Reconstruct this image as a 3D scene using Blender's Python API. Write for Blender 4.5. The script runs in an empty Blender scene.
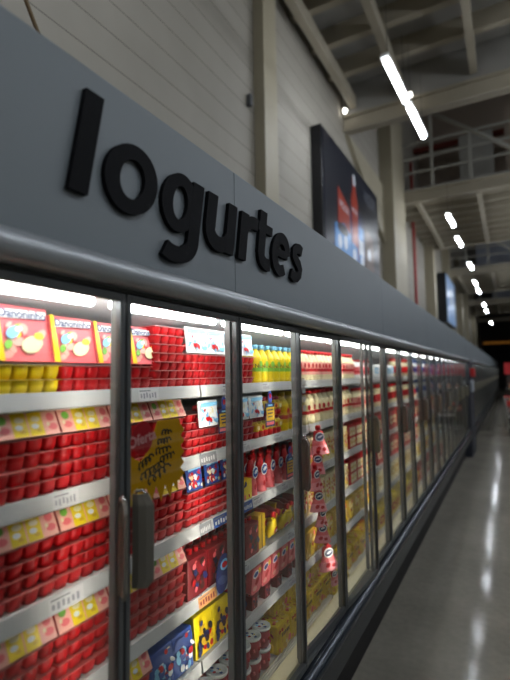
import bpy, bmesh, math, random
from mathutils import Vector, Matrix
random.seed(7)
S = bpy.context.scene
COL = S.collection
PI = math.pi

# ------------------------------------------------------------------ camera
F, VPX, VPY, HCAM, ROLL = 465.0, 510.0, 371.0, 1.65, math.radians(0.9)
def cam_axes():
    yaw, pit = math.atan((VPX-255)/F), math.atan((VPY-340)/F)
    for _ in range(80):
        cy, sy = math.cos(yaw), math.sin(yaw)
        f = Vector((-sy*math.cos(pit), cy*math.cos(pit), math.sin(pit)))
        r = Vector((cy, sy, 0)); u = r.cross(f)
        r2 = r*math.cos(ROLL) - u*math.sin(ROLL); u2 = u*math.cos(ROLL) + r*math.sin(ROLL)
        d = Vector((0, 1, 0))
        px = 255 + F*d.dot(r2)/d.dot(f); py = 340 - F*d.dot(u2)/d.dot(f)
        yaw += (VPX-px)/F*.8; pit += (VPY-py)/F*.8
    return r2, u2, f
CR, CU, CF = cam_axes()
def at(u, v, X):
    """point of the plane x = X that the photograph shows at (u, v)"""
    d = CF + CR*((u-255)/F) + CU*((340-v)/F)
    return Vector((0, 0, HCAM)) + d*(X/d.x)
cd = bpy.data.cameras.new('camera'); cam = bpy.data.objects.new('camera', cd); COL.objects.link(cam)
m = Matrix((CR, CU, -CF)).transposed().to_4x4(); m.translation = (0, 0, HCAM)
cam.matrix_world = m
cd.sensor_fit = 'VERTICAL'; cd.sensor_height = 36.0; cd.sensor_width = 27.0; cd.lens = F/680*36
cd.clip_start = .02; cd.clip_end = 200
cd.dof.use_dof = True; cd.dof.focus_distance = 1.62; cd.dof.aperture_fstop = (cd.lens/1000)/.0145
S.camera = cam

# ------------------------------------------------------------------ materials
def lin(c):
    return tuple((x/255/12.92 if x/255 <= .04045 else ((x/255+.055)/1.055)**2.4) for x in c)
MATS = {}
def mat(name, rgb, rough=.5, metal=0., emit=None, noise=0., nscale=30., spec=.5, trans=0., alpha=1.):
    if name in MATS: return MATS[name]
    m = bpy.data.materials.new(name); m.use_nodes = True
    nt = m.node_tree; b = nt.nodes['Principled BSDF']
    c = lin(rgb)
    b.inputs['Base Color'].default_value = (*c, 1)
    b.inputs['Roughness'].default_value = rough
    b.inputs['Metallic'].default_value = metal
    b.inputs['Specular IOR Level'].default_value = spec
    b.inputs['Alpha'].default_value = alpha
    if trans: b.inputs['Transmission Weight'].default_value = trans
    if emit:
        b.inputs['Emission Color'].default_value = (*lin(emit[0]), 1)
        b.inputs['Emission Strength'].default_value = emit[1]
    if noise:
        tc = nt.nodes.new('ShaderNodeTexCoord'); n = nt.nodes.new('ShaderNodeTexNoise')
        n.inputs['Scale'].default_value = nscale; n.inputs['Detail'].default_value = 4
        mx = nt.nodes.new('ShaderNodeMix'); mx.data_type = 'RGBA'
        mx.inputs[6].default_value = (*[x*(1-noise) for x in c], 1)
        mx.inputs[7].default_value = (*[min(1, x*(1+noise)) for x in c], 1)
        nt.links.new(tc.outputs['Object'], n.inputs['Vector'])
        nt.links.new(n.outputs['Fac'], mx.inputs[0]); nt.links.new(mx.outputs[2], b.inputs['Base Color'])
    MATS[name] = m
    return m
def glass(name, tint, ior=1.45, rough=.015):
    m = bpy.data.materials.new(name); m.use_nodes = True
    nt = m.node_tree; nt.nodes.clear()
    o = nt.nodes.new('ShaderNodeOutputMaterial'); mx = nt.nodes.new('ShaderNodeMixShader')
    fr = nt.nodes.new('ShaderNodeFresnel'); ge = nt.nodes.new('ShaderNodeNewGeometry'); mr = nt.nodes.new('ShaderNodeMapRange')
    mr.inputs['To Min'].default_value = ior; mr.inputs['To Max'].default_value = 1/ior     # thin sheet: the same on both faces
    nt.links.new(ge.outputs['Backfacing'], mr.inputs['Value']); nt.links.new(mr.outputs[0], fr.inputs['IOR'])
    t = nt.nodes.new('ShaderNodeBsdfTransparent'); t.inputs['Color'].default_value = (*tint, 1)
    g = nt.nodes.new('ShaderNodeBsdfGlossy'); g.inputs['Roughness'].default_value = rough
    nt.links.new(fr.outputs[0], mx.inputs[0]); nt.links.new(t.outputs[0], mx.inputs[1])
    nt.links.new(g.outputs[0], mx.inputs[2]); nt.links.new(mx.outputs[0], o.inputs[0])
    MATS[name] = m
    return m
GLASS = glass('door_glass', (.95, .96, .95), 1.5)
CLEAR = glass('clear_plastic', (.9, .9, .9), 1.3, .1)

FASCIA = mat('fascia_grey', (122, 131, 136), .5, noise=.05, nscale=3)
RAILM = mat('rail_grey', (178, 184, 188), .3, metal=.3)
FRAME = mat('door_frame_dark', (88, 91, 91), .38, metal=.3)
ALU = mat('aluminium', (176, 176, 172), .3, metal=.7)
POST = mat('post_grey', (120, 120, 116), .5)
HANDLE = mat('handle_grey', (118, 114, 104), .42, metal=.1)
CHROME = mat('chrome', (220, 220, 220), .15, metal=1)
WHITEIN = mat('case_lining', (206, 208, 208), .45)
SHELF = mat('shelf_white', (214, 212, 206), .45)
PRICER = mat('price_rail_grey', (186, 185, 182), .4)
BASE = mat('base_panel_dark', (58, 62, 64), .4, metal=.2)
BUMP = mat('bumper_dark', (50, 58, 68), .25, metal=.4)
KICK = mat('kick_black', (22, 20, 19), .7)
BLACK = mat('letter_black', (19, 20, 23), .75, spec=.12)
LED = mat('led_white', (255, 255, 255), .5, emit=((250, 252, 255), 24))
FILLV = mat('fill_strip_glow', (255, 255, 255), .5, emit=((255, 250, 240), 32))  # glow of the added strips that fill in light on the lower shelves
TUBE = mat('tube_white', (255, 255, 255), .5, emit=((240, 246, 255), 60))
RED = mat('cup_red', (190, 10, 20), .42, spec=.35)
REDD = mat('deep_red', (126, 12, 20), .42)
FLANGE = mat('flange_pink', (176, 84, 80), .45)
YEL = mat('yellow', (238, 206, 8), .35)
YELD = mat('golden', (214, 172, 30), .35)
PINK = mat('pink', (236, 108, 112), .4)
PINKL = mat('pink_light', (246, 176, 158), .4)
CREAM = mat('cream', (238, 224, 176), .4)
WHITE = mat('white', (240, 240, 236), .4)
BLUE = mat('blue', (36, 74, 150), .4)
BLUEL = mat('light_blue', (130, 196, 232), .4)
BLUED = mat('navy', (30, 38, 92), .4)
GREEN = mat('green', (120, 180, 60), .4)
BROWN = mat('brown', (60, 34, 26), .4)
INK = mat('ink', (24, 20, 22), .6)
FOIL = mat('foil', (206, 206, 208), .3, metal=.5)
TAGW = mat('tag_white', (200, 198, 196), .5)
TAGG = mat('tag_grey', (120, 118, 122), .5)
BURST = mat('burst_yellow', (204, 150, 8), .6, spec=.2)
BURSTR = mat('burst_red', (170, 22, 32), .6, spec=.2)
STEEL = mat('painted_steel', (158, 150, 128), .5, noise=.08, nscale=2)
STEELD = mat('beam_steel', (160, 152, 134), .55, noise=.08, nscale=2)
DARKM = mat('dark_sheet', (70, 72, 74), .6)

# ------------------------------------------------------------------ mesh builder
class MB:
    def __init__(s): s.v = []; s.f = []; s.mi = []; s.mats = []; s.sm = []
    def m(s, mt):
        if mt not in s.mats: s.mats.append(mt)
        return s.mats.index(mt)
    def add(s, vs, fs, mt, smooth=False):
        o = len(s.v); s.v += [tuple(v) for v in vs]; k = s.m(mt)
        for f in fs: s.f.append(tuple(i+o for i in f)); s.mi.append(k); s.sm.append(smooth)
        return s
    def box(s, x0, x1, y0, y1, z0, z1, mt, b=0.):
        x0, x1 = min(x0, x1), max(x0, x1); y0, y1 = min(y0, y1), max(y0, y1); z0, z1 = min(z0, z1), max(z0, z1)
        if b:
            bm = bmesh.new(); bmesh.ops.create_cube(bm, size=1)
            for v in bm.verts: v.co = Vector(((x0+x1)/2+v.co.x*(x1-x0), (y0+y1)/2+v.co.y*(y1-y0), (z0+z1)/2+v.co.z*(z1-z0)))
            bmesh.ops.bevel(bm, geom=bm.edges[:], offset=b, segments=2, affect='EDGES', profile=.6)
            bm.verts.index_update()
            s.add([v.co[:] for v in bm.verts], [[v.index for v in f.verts] for f in bm.faces], mt); bm.free()
            return s
        vs = [(x, y, z) for x in (x0, x1) for y in (y0, y1) for z in (z0, z1)]
        return s.add(vs, [(0, 1, 3, 2), (4, 6, 7, 5), (0, 4, 5, 1), (2, 3, 7, 6), (0, 2, 6, 4), (1, 5, 7, 3)], mt)
    def lathe(s, prof, mt, c=(0, 0, 0), n=14, smooth=True, sx=1., sy=1., cap=True):
        vs = []; fs = []
        for (r, z) in prof:
            for k in range(n):
                a = 2*PI*k/n; vs.append((c[0]+r*sx*math.cos(a), c[1]+r*sy*math.sin(a), c[2]+z))
        for i in range(len(prof)-1):
            for k in range(n):
                fs.append((i*n+k, i*n+(k+1) % n, (i+1)*n+(k+1) % n, (i+1)*n+k))
        if cap: fs.append(tuple(range(n-1, -1, -1))); fs.append(tuple(range((len(prof)-1)*n, len(prof)*n)))
        return s.add(vs, fs, mt, smooth)
    def prof_y(s, poly, y0, y1, mt, smooth=False):
        """closed (x, z) section swept along y"""
        n = len(poly); vs = [(x, y0, z) for x, z in poly]+[(x, y1, z) for x, z in poly]
        fs = [(i, (i+1) % n, n+(i+1) % n, n+i) for i in range(n)]
        s.add(vs, fs, mt, smooth); s.add(vs, [tuple(range(n-1, -1, -1)), tuple(range(n, 2*n))], mt)
        return s
    def prism(s, poly, x0, x1, mt):
        """closed (y, z) outline extruded along x; x1 is the front"""
        n = len(poly); vs = [(x0, y, z) for y, z in poly]+[(x1, y, z) for y, z in poly]
        fs = [(i, (i+1) % n, n+(i+1) % n, n+i) for i in range(n)]+[tuple(range(n-1, -1, -1)), tuple(range(n, 2*n))]
        return s.add(vs, fs, mt)
    def ell(s, x, y, z, ry, rz, mt, n=12, rot=0., flat='x', th=.0006):
        pts = []
        for k in range(n):
            a = 2*PI*k/n; p, q = ry*math.cos(a), rz*math.sin(a)
            pts.append((y+p*math.cos(rot)-q*math.sin(rot), z+p*math.sin(rot)+q*math.cos(rot)))
        if flat == 'x': return s.prism(pts, x-th, x, mt)
        return s.add([(p, q, x) for p, q in pts], [tuple(range(n))], mt)
    def tube(s, pts, r, mt, n=8, smooth=True):
        pts = [Vector(p) for p in pts]; rings = []
        for i, p in enumerate(pts):
            d = (pts[min(i+1, len(pts)-1)]-pts[max(i-1, 0)]).normalized()
            a = d.cross(Vector((0, 0, 1)) if abs(d.z) < .9 else Vector((1, 0, 0))).normalized(); b = d.cross(a)
            rr = r[i] if isinstance(r, (list, tuple)) else r
            rings += [tuple(p+(a*math.cos(2*PI*k/n)+b*math.sin(2*PI*k/n))*rr) for k in range(n)]
        fs = []
        for i in range(len(pts)-1):
            for k in range(n): fs.append((i*n+k, i*n+(k+1) % n, (i+1)*n+(k+1) % n, (i+1)*n+k))
        fs.append(tuple(range(n-1, -1, -1))); fs.append(tuple(range((len(pts)-1)*n, len(pts)*n)))
        return s.add(rings, fs, mt, smooth)
    def stroke(s, path, w, x0, x1, mt):
        """broad pen stroke in the (y, z) plane, thickness x0..x1"""
        P = [Vector((a, b)) for a, b in path]; L = []; R = []
        for i, p in enumerate(P):
            d = (P[min(i+1, len(P)-1)]-P[max(i-1, 0)]).normalized(); nrm = Vector((-d.y, d.x))
            ww = w[i] if isinstance(w, (list, tuple)) else w
            L.append(p+nrm*ww/2); R.append(p-nrm*ww/2)
        n = len(P); vs = []
        for x in (x0, x1):
            vs += [(x, q.x, q.y) for q in L]+[(x, q.x, q.y) for q in R]
        fs = []
        for i in range(n-1):
            fs += [(i, i+1, n+i+1, n+i), (2*n+i, 3*n+i, 3*n+i+1, 2*n+i+1), (i, 2*n+i, 2*n+i+1, i+1), (n+i, n+i+1, 3*n+i+1, 3*n+i)]
        fs += [(0, n, 3*n, 2*n), (n-1, 3*n-1, 4*n-1, 2*n-1)]
        return s.add(vs, fs, mt)
    def text(s, txt, size, mt, y, z, x, align='CENTER', shear=0., rot=0., ex=.0004, wide=1., bold=0.):
        cu = bpy.data.curves.new('t', 'FONT'); cu.body = txt; cu.size = size; cu.align_x = align; cu.align_y = 'CENTER'
        cu.shear = shear; cu.extrude = 0; cu.offset = bold; cu.resolution_u = 3
        ob = bpy.data.objects.new('t', cu); COL.objects.link(ob)
        dg = bpy.context.evaluated_depsgraph_get(); me = bpy.data.meshes.new_from_object(ob.evaluated_get(dg))
        vs = []
        for v in me.vertices:
            p, q = v.co.x*wide, v.co.y
            vs.append((x+ex, y+p*math.cos(rot)-q*math.sin(rot), z+p*math.sin(rot)+q*math.cos(rot)))
        s.add(vs, [tuple(p.vertices) for p in me.polygons], mt)
        bpy.data.objects.remove(ob); bpy.data.curves.remove(cu); bpy.data.meshes.remove(me)
        return s
    def build(s, name, parent=None, loc=None):
        me = bpy.data.meshes.new(name); me.from_pydata(s.v, [], s.f); me.update()
        bm = bmesh.new(); bm.from_mesh(me); bmesh.ops.recalc_face_normals(bm, faces=bm.faces[:]); bm.to_mesh(me); bm.free()
        for mt in s.mats: me.materials.append(mt)
        me.polygons.foreach_set('material_index', s.mi); me.polygons.foreach_set('use_smooth', s.sm)
        ob = bpy.data.objects.new(name, me); COL.objects.link(ob)
        if parent: ob.parent = parent
        if loc: ob.location = loc
        return ob
def tag(o, label=None, cat=None, group=None, kind=None):
    if label: o['label'] = label
    if cat: o['category'] = cat
    if group: o['group'] = group
    if kind: o['kind'] = kind
    return o
def empty(name, loc=(0, 0, 0)):
    o = bpy.data.objects.new(name, None); COL.objects.link(o); o.location = loc; o.empty_display_size = .05
    return o
def copy_tree(o, parent=None):
    c = o.copy(); COL.objects.link(c)
    if parent: c.parent = parent
    for ch in list(o.children): copy_tree(ch, c)
    return c
ORD = ['zeroth', 'first', 'second', 'third', 'fourth', 'fifth', 'sixth', 'seventh', 'eighth', 'ninth', 'tenth', 'eleventh', 'twelfth',
       'thirteenth', 'fourteenth', 'fifteenth', 'sixteenth', 'seventeenth', 'eighteenth', 'nineteenth', 'twentieth', 'twenty-first', 'twenty-second',
       'twenty-third', 'twenty-fourth', 'twenty-fifth', 'twenty-sixth', 'twenty-seventh', 'twenty-eighth', 'twenty-ninth', 'thirtieth']
class Kind:
    """one kind of product: the first placing moves the prototype, the others copy it with its parts"""
    def __init__(s, root, cat):
        s.root = root; s.used = False; s.cat = cat
        s.d = -min([0]+[v.co.x for o in [root]+list(root.children) if o.type == 'MESH' for v in o.data.vertices])
    def put(s, x, y, z, label, group=None, tilt=0., rz=0., roll=0., sc=1.):
        o = s.root if not s.used else copy_tree(s.root)
        s.used = True
        if -.3 < tilt < 0: z += s.d*sc*math.sin(-tilt)
        o.location = (x, y, z); o.rotation_euler = (roll, tilt, rz); o.scale = (sc, sc, sc)
        tag(o, label, s.cat, group)
        return o

# ------------------------------------------------------------------ the hall
def structure(name, mb, **k): return tag(mb.build(name), kind='structure', **k)
def floor_mat():
    m = bpy.data.materials.new('polished_concrete'); m.use_nodes = True; nt = m.node_tree; b = nt.nodes['Principled BSDF']
    tc = nt.nodes.new('ShaderNodeTexCoord'); n1 = nt.nodes.new('ShaderNodeTexNoise'); n2 = nt.nodes.new('ShaderNodeTexNoise')
    n1.inputs['Scale'].default_value = 1.3; n1.inputs['Detail'].default_value = 8; n1.inputs['Roughness'].default_value = .65
    n2.inputs['Scale'].default_value = 22; n2.inputs['Detail'].default_value = 5
    r = nt.nodes.new('ShaderNodeValToRGB'); r.color_ramp.elements[0].position = .3; r.color_ramp.elements[1].position = .72
    r.color_ramp.elements[0].color = (*lin((122, 118, 107)), 1); r.color_ramp.elements[1].color = (*lin((152, 147, 135)), 1); b.inputs['Specular IOR Level'].default_value = .055
    ad = nt.nodes.new('ShaderNodeMix'); ad.inputs[0].default_value = .3
    rr = nt.nodes.new('ShaderNodeMapRange'); rr.inputs['To Min'].default_value = .05; rr.inputs['To Max'].default_value = .14
    L = nt.links.new
    L(tc.outputs['Object'], n1.inputs['Vector']); L(tc.outputs['Object'], n2.inputs['Vector'])
    L(n1.outputs['Fac'], ad.inputs[2]); L(n2.outputs['Fac'], ad.inputs[3]); L(ad.outputs[0], r.inputs[0])
    L(r.outputs[0], b.inputs['Base Color']); L(n1.outputs['Fac'], rr.inputs['Value']); L(rr.outputs[0], b.inputs['Roughness'])
    bp = nt.nodes.new('ShaderNodeBump'); bp.inputs['Strength'].default_value = .02; bp.inputs['Distance'].default_value = .02
    L(n2.outputs['Fac'], bp.inputs['Height']); L(bp.outputs[0], b.inputs['Normal'])
    return m
def wall_mat():
    m = bpy.data.materials.new('painted_block_wall'); m.use_nodes = True; nt = m.node_tree; b = nt.nodes['Principled BSDF']
    g = nt.nodes.new('ShaderNodeNewGeometry'); sp = nt.nodes.new('ShaderNodeSeparateXYZ'); cb = nt.nodes.new('ShaderNodeCombineXYZ')
    br = nt.nodes.new('ShaderNodeTexBrick'); n = nt.nodes.new('ShaderNodeTexNoise')
    L = nt.links.new
    L(g.outputs['Position'], sp.inputs[0]); L(sp.outputs['Y'], cb.inputs['X']); L(sp.outputs['Z'], cb.inputs['Y'])
    ofs = nt.nodes.new('ShaderNodeVectorMath'); ofs.inputs[1].default_value = (.2, -4.475+4.5, 0)
    L(cb.outputs[0], ofs.inputs[0]); L(ofs.outputs[0], br.inputs['Vector']); L(g.outputs['Position'], n.inputs['Vector'])
    br.inputs['Color1'].default_value = (*lin((150, 145, 134)), 1); br.inputs['Color2'].default_value = (*lin((146, 141, 130)), 1)
    br.inputs['Mortar'].default_value = (*lin((86, 82, 74)), 1)
    br.inputs['Scale'].default_value = 1.0; br.inputs['Mortar Size'].default_value = .004; br.inputs['Mortar Smooth'].default_value = .1
    br.inputs['Brick Width'].default_value = 60; br.inputs['Row Height'].default_value = .25
    n.inputs['Scale'].default_value = 2.2; n.inputs['Detail'].default_value = 7
    mp = nt.nodes.new('ShaderNodeMapRange'); mp.inputs['To Min'].default_value = .86; mp.inputs['To Max'].default_value = 1.1
    mx = nt.nodes.new('ShaderNodeVectorMath'); mx.operation = 'SCALE'
    L(n.outputs['Fac'], mp.inputs['Value']); L(br.outputs['Color'], mx.inputs[0]); L(mp.outputs[0], mx.inputs['Scale'])
    L(mx.outputs[0], b.inputs['Base Color']); b.inputs['Roughness'].default_value = .7
    return m
WALL = wall_mat()
CEIL = mat('roof_sheet', (146, 144, 138), .6, noise=.12, nscale=1.5)
DARKROOF = mat('dark_roof', (130, 126, 118), .8)
structure('floor', MB().box(-3, 13, -6, 52, -.1, 0, floor_mat()))
structure('wall_left', MB().box(-2.8, -2.5, -6, 52, 0, 11, WALL))
structure('wall_right', MB().box(13, 13.3, -6, 52, 0, 11, WALL))
structure('wall_back', MB().box(-3, 13, -6.3, -6, 0, 11, WALL))
endw = mat('end_wall_dark', (46, 42, 40), .8)
structure('wall_end', MB().box(-3, 13, 52, 52.3, 0, 11, endw))
structure('ceiling', MB().box(-2.5, 13, -6, 8.1, 6.98, 7.1, CEIL))
structure('ceiling_high', MB().box(-3, 13, 8.1, 52, 10.9, 11.05, DARKROOF))
# joists and girders under the near ceiling
jo = 0
for y in [-1.2+.78*k for k in range(12)]:
    structure('trim_ceiling_joist', MB().box(-2.5, 8, y-.06, y+.06, 6.70, 6.98, STEELD))
for x in (-2.28, -1.42, -.28, .95, 2.2, 3.6):
    structure('trim_ceiling_girder', MB().box(x-.055, x+.055, -6, 8.1, 6.50, 6.72, STEELD))
def cross_beam(y, z, h=.3):
    mb = MB()
    mb.box(-2.5, 12, y-.1, y+.1, z+h-.03, z+h, STEELD).box(-2.5, 12, y-.1, y+.1, z, z+.03, STEELD).box(-2.5, 12, y-.012, y+.012, z, z+h, STEELD)
    return structure('trim_cross_beam', mb)
for y in (8.2, 12.4, 17.6, 23, 28.5, 34, 40, 46): cross_beam(y, 6.12 if y < 9 else 6.05)
structure('trim_beam_plate', MB().box(-2.5, 12, 8.14, 8.2, 6.42, 7.1, CEIL))
# decks of the mezzanine, their joists and rails
MEZ = mat('mezzanine_underside', (160, 158, 150), .6)
for (y0, y1) in ((12.4, 17.6), (23, 28.5), (34, 40)):
    structure('ceiling_mezzanine', MB().box(-2.5, 12, y0, y1, 6.36, 6.44, MEZ))
    k = y0+.5
    while k < y1-.2:
        structure('trim_mezzanine_joist', MB().box(-2.5, 8, k-.05, k+.05, 6.14, 6.36, STEELD)); k += .62
    for x in (-1.9, -.45, 1.2):
        structure('trim_mezzanine_girder', MB().box(x-.05, x+.05, y0, y1, 6.02, 6.16, STEELD))
RAILP = mat('guard_rail_grey', (176, 174, 164), .45, metal=.2)
def guard_rail(y, label):
    r = empty('guard_rail', (0, y, 6.44)); tag(r, label, 'railing')
    for x in (-2.35, -1.5, -.6, .4, 1.6, 3.0):
        MB().box(x-.035, x+.035, -.03, .03, -.02, 2.1 if x in (-2.35, -1.5) else 1.25, RAILP).build('post', r)
    for z in (.42, .8, 1.2):
        MB().box(-2.45, 6, -.022, .022, z-.025, z+.025, RAILP).build('rail', r)
    MB().tube([(-1.5, 0, 1.95), (.9, 0, .05)], .05, RAILP, 8).build('brace', r)
guard_rail(12.4, 'pale steel guard rail with diagonal brace on the nearer mezzanine edge')
guard_rail(23.0, 'pale steel guard rail on the second mezzanine edge, further down the hall')
guard_rail(34.0, 'small distant steel guard rail on the third mezzanine edge')
# partition panels standing on the decks
PANEL = mat('panel_blue_grey', (150, 156, 170), .6)
PANELB = mat('panel_brown', (150, 136, 122), .7)
for (x0, x1, y, z0, z1, mt) in ((-1.0, -.1, 14.6, 6.44, 8.6, MEZ), (.2, 2.2, 14.9, 6.44, 9.4, PANELB), (-2.5, 8, 17.0, 6.44, 10.8, PANELB), (-1.2, .5, 25.5, 6.44, 9.0, PANEL), (-.8, .6, 36, 6.44, 8.2, PANEL)):
    structure('wall_mezzanine', MB().box(x0, x1, y, y+.08, z0, z1, mt))
redbeam = mat('oxide_red', (120, 52, 40), .6)
structure('trim_roof_purlin', MB().box(-2.5, 12, 15.9, 16.05, 9.0, 9.15, redbeam))
for y in (20, 22): structure('trim_roof_purlin', MB().box(-2.5, 12, y, y+.12, 10.1, 10.3, STEELD))
# columns on the left wall
def column(y0, y1, p, label=None, z1=8.2):
    mb = MB()
    mb.box(-2.5, -2.5+p, y0, y1, 0, z1, STEEL, .008)
    o = structure('wall_column', mb); return o
column(4.65, 5.0, .14)
column(10.9, 12.35, .3)
column(17.4, 18.0, .3); column(22.6, 23.6, .3); column(28.4, 29, .3); column(33.8, 34.6, .3); column(40, 41, .3)
mb = MB(); mb.prism([(8.2, 6.1), (10.9, 6.1), (10.9, 4.7)], -2.5, -2.42, STEEL); structure('trim_haunch', mb)
# pipes and cable by the wall
o = MB().tube([(-2.33, 14.3, 0), (-2.33, 14.3, 8)], .045, mat('pipe_red', (140, 40, 34), .5), 10).build('fire_pipe')
tag(o, 'red upright fire pipe on the left wall between pale columns', 'pipe')
a = at(34, 22, -2.3); b = at(25, -2, -2.3)
d = b-a
o = MB().tube([a-d*14, a, b, b+d*6], .012, mat('cable_brown', (96, 76, 44), .6), 8).build('hanging_cable')
tag(o, 'brown cable hanging in front of the block wall above the fascia', 'cable')
a = at(251, 100, -2.45)
mb = MB().box(-2.5, -2.44, a.y-.025, a.y+.025, a.z-.07, a.z+.07, DARKM, .01); structure('trim_wall_bracket', mb)

# tube lamps in the hall
def lamp_proto():
    r = empty('tube_lamp')
    MB().box(-.05, .05, -.55, .55, .03, .075, WHITE, .008).build('housing', r)
    pts = [(0, -.46+.92*k/6, 0) for k in range(7)]
    MB().tube(pts, .032, TUBE, 10).build('tube', r)
    for y in (-.4, .4): MB().tube([(0, y, .07), (0, y, 1.0)], .004, DARKM, 6).build('hanging_wire', r)
    return r
LAMP = Kind(lamp_proto(), 'lamp')
vis = [5.88, 7.02, 12.12, 14.25, 17.8, 21.4, 23.6, 28.7, 31.7, 39.8]
for i, y in enumerate(vis):
    LAMP.put(-1.09+(.06 if i in (1, 4) else 0), y, 5.34, f'white hanging tube lamp, {ORD[i+1]} along the row above the fridge cases', 'tube lamps above the fridge row', rz=-.045)
off = [(-1.09, -.1), (-1.09, 1.1)] + [(2.6, -2+1.25*k) for k in range(22)] + [(6.6, -1+2.5*k) for k in range(12)]  # unseen lamps, added to brighten the fascia and floor
for i, (x, y) in enumerate(off):
    LAMP.put(x, y, 5.34, 'unseen white tube lamp over the aisle, added to light the fascia', 'added tube lamps over the aisle')
for i, y in enumerate((9.6, 10.9, 13.5, 15.5, 19.5, 21.5, 26, 31, 37)):  # unseen lamps, added because the upper void came out too dark
    LAMP.put(3.6, y, 9.2, 'unseen white tube lamp high above the mezzanine, added to brighten the void', 'added tube lamps above the mezzanine')
SPOT = mat('spot_white', (255, 255, 255), .5, emit=((255, 250, 240), 7))
for (u, v), w in (((345, 111), 'left end by the wall'), ((410, 95), 'beside the tube lamps')):
    d = CF + CR*((u-255)/F) + CU*((340-v)/F); p = Vector((0, 0, HCAM))+d*(7.95/d.y)
    r = MB().lathe([(.001, -.04), (.03, -.034), (.04, 0), (.03, .034), (.014, .05)], SPOT, n=12).build('spot_lamp', loc=p)
    MB().tube([(0, 0, .06), (0, .06, max(.09, 6.14-p.z)), (0, .16, max(.1, 6.16-p.z))], .012, DARKM).build('bracket', r)
    tag(r, f'small round white lamp on the first cross beam, {w}', 'lamp')

# screens on the wall
def emi(name, rgb, s): return mat(name, (8, 8, 8), .3, emit=(rgb, s))
SCRN = emi('screen_navy', (12, 20, 38), .5); SCRG = emi('screen_glow', (34, 76, 140), .55)
SCRR = emi('screen_red', (160, 56, 40), .5); SCRW = emi('screen_white', (196, 206, 220), .6); SCRC = emi('screen_cyan', (52, 130, 200), .6)
SCRB = emi('screen_brown', (92, 70, 60), .5); SCRT = emi('screen_text', (110, 116, 128), .5); SCRK = emi('screen_dark', (12, 16, 30), .5)
def screen():
    r = empty('wall_screen', (-2.5, 8.15, 4.45)); tag(r, 'large advertising screen with dark casing on the wall above the fascia', 'screen')
    hw, hh = 1.7, .99
    MB().box(.0, .17, -hw, hw, -hh, hh, mat('screen_case', (14, 16, 22), .35), .01).build('casing', r)
    mb = MB().box(.17, .185, -hw+.05, hw-.05, -hh+.05, hh-.05, SCRN)
    x = .186
    for k in range(5): mb.ell(x+.0006*k, .05, -.3, 1.05-.16*k, .72-.11*k, [SCRK, SCRN, emi('screen_mid', (15, 30, 60), .5), emi('screen_mid_b', (22, 50, 98), .5), SCRG][k], 28)
    x = .192
    mb.prism([(-1.05, -.5), (-.42, -.5), (-.42, .05), (-1.02, .26)], x-.002, x, SCRR)
    mb.prism([(-1.25, -.9), (-.35, -.9), (-.38, -.42), (-.75, -.3), (-1.22, -.4)], x, x+.002, SCRC)
    mb.ell(x+.003, -.82, -.42, .3, .09, SCRK, 18, th=.001)
    mb.prism([(-.28, -.8), (.06, -.8), (.1, .28), (-.02, .5), (-.03, .74), (-.16, .74), (-.18, .5), (-.3, .28)], x, x+.003, SCRR)
    mb.prism([(-.16, .58), (-.03, .58), (-.04, .78), (-.15, .78)], x+.003, x+.005, SCRW)
    mb.prism([(-.4, -.9), (.02, -.9), (.0, -.55), (-.36, -.5)], x+.004, x+.006, SCRC)
    mb.prism([(.1, -.9), (.42, -.9), (.42, -.1), (.1, -.1)], x, x+.002, SCRC)
    mb.prism([(.1, -.62), (.42, -.62), (.42, -.35), (.1, -.35)], x+.002, x+.003, SCRW)
    mb.prism([(.55, -.9), (1.15, -.9), (1.15, -.1), (.55, -.02)], x, x+.002, SCRB)
    for (yy, zz) in ((-1.0, -.66), (-.7, -.62), (-.2, -.72), (.3, -.75), (.8, -.5)): mb.ell(x+.007, yy, zz, .1, .12, SCRW, 12, th=.001)
    mb.text('VIGOR', .17, SCRW, -.73, -.02, x+.001, rot=-.1); mb.text('VIGOR', .12, SCRW, -.12, .1, x+.004)
    mb.text('VIGOR', .34, SCRT, .98, .62, x, wide=.8)
    mb.build('picture', r)
screen()
r = empty('wall_screen', (-2.5, 21.2, 4.6)); tag(r, 'small distant screen with pale blue picture on the wall beyond the fire pipe', 'screen')
MB().box(0, .45, -1.6, 1.6, -1.0, 1.0, MATS['screen_case']).build('casing', r)
mb = MB().box(.45, .46, -1.55, 1.55, -.95, .95, emi('screen_pale', (120, 150, 190), .7)); mb.ell(.464, 0, .2, .5, .4, SCRW, 14); mb.build('picture', r)

# ------------------------------------------------------------------ fridge cases
P = .485; YM = 1.2375               # door pitch; a case joint
SH = [1.620, 1.402, 1.185, .967, .770]; DECK = .500
XS = -.88                            # front edge of the shelves
SHN = ['top', 'second', 'third', 'fourth', 'fifth']
def handle_mesh(sgn):
    # a flared pull with rounded ends, sgn = +1 flares to +y
    mb = MB(); sec = [(0, 0), (.016, .003), (.03, .012), (.04, .024)]
    zs = [0, .004, .018, .172, .190, .195]; ks = [.72, .8, 1, 1, .8, .72]
    vs = []; n = len(sec)
    for z, k in zip(zs, ks):
        for (x, y) in sec: vs.append((x*k, sgn*y*k, z))
        for (x, y) in reversed(sec): vs.append((x*k+.004, sgn*(y*k-.006), z))
    fs = []; w = 2*n
    for i in range(len(zs)-1):
        for j in range(w): fs.append((i*w+j, i*w+(j+1) % w, (i+1)*w+(j+1) % w, (i+1)*w+j))
    fs += [tuple(range(w-1, -1, -1)), tuple(range((len(zs)-1)*w, len(zs)*w))]
    mb.add(vs, fs, HANDLE, False)
    return mb
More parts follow.
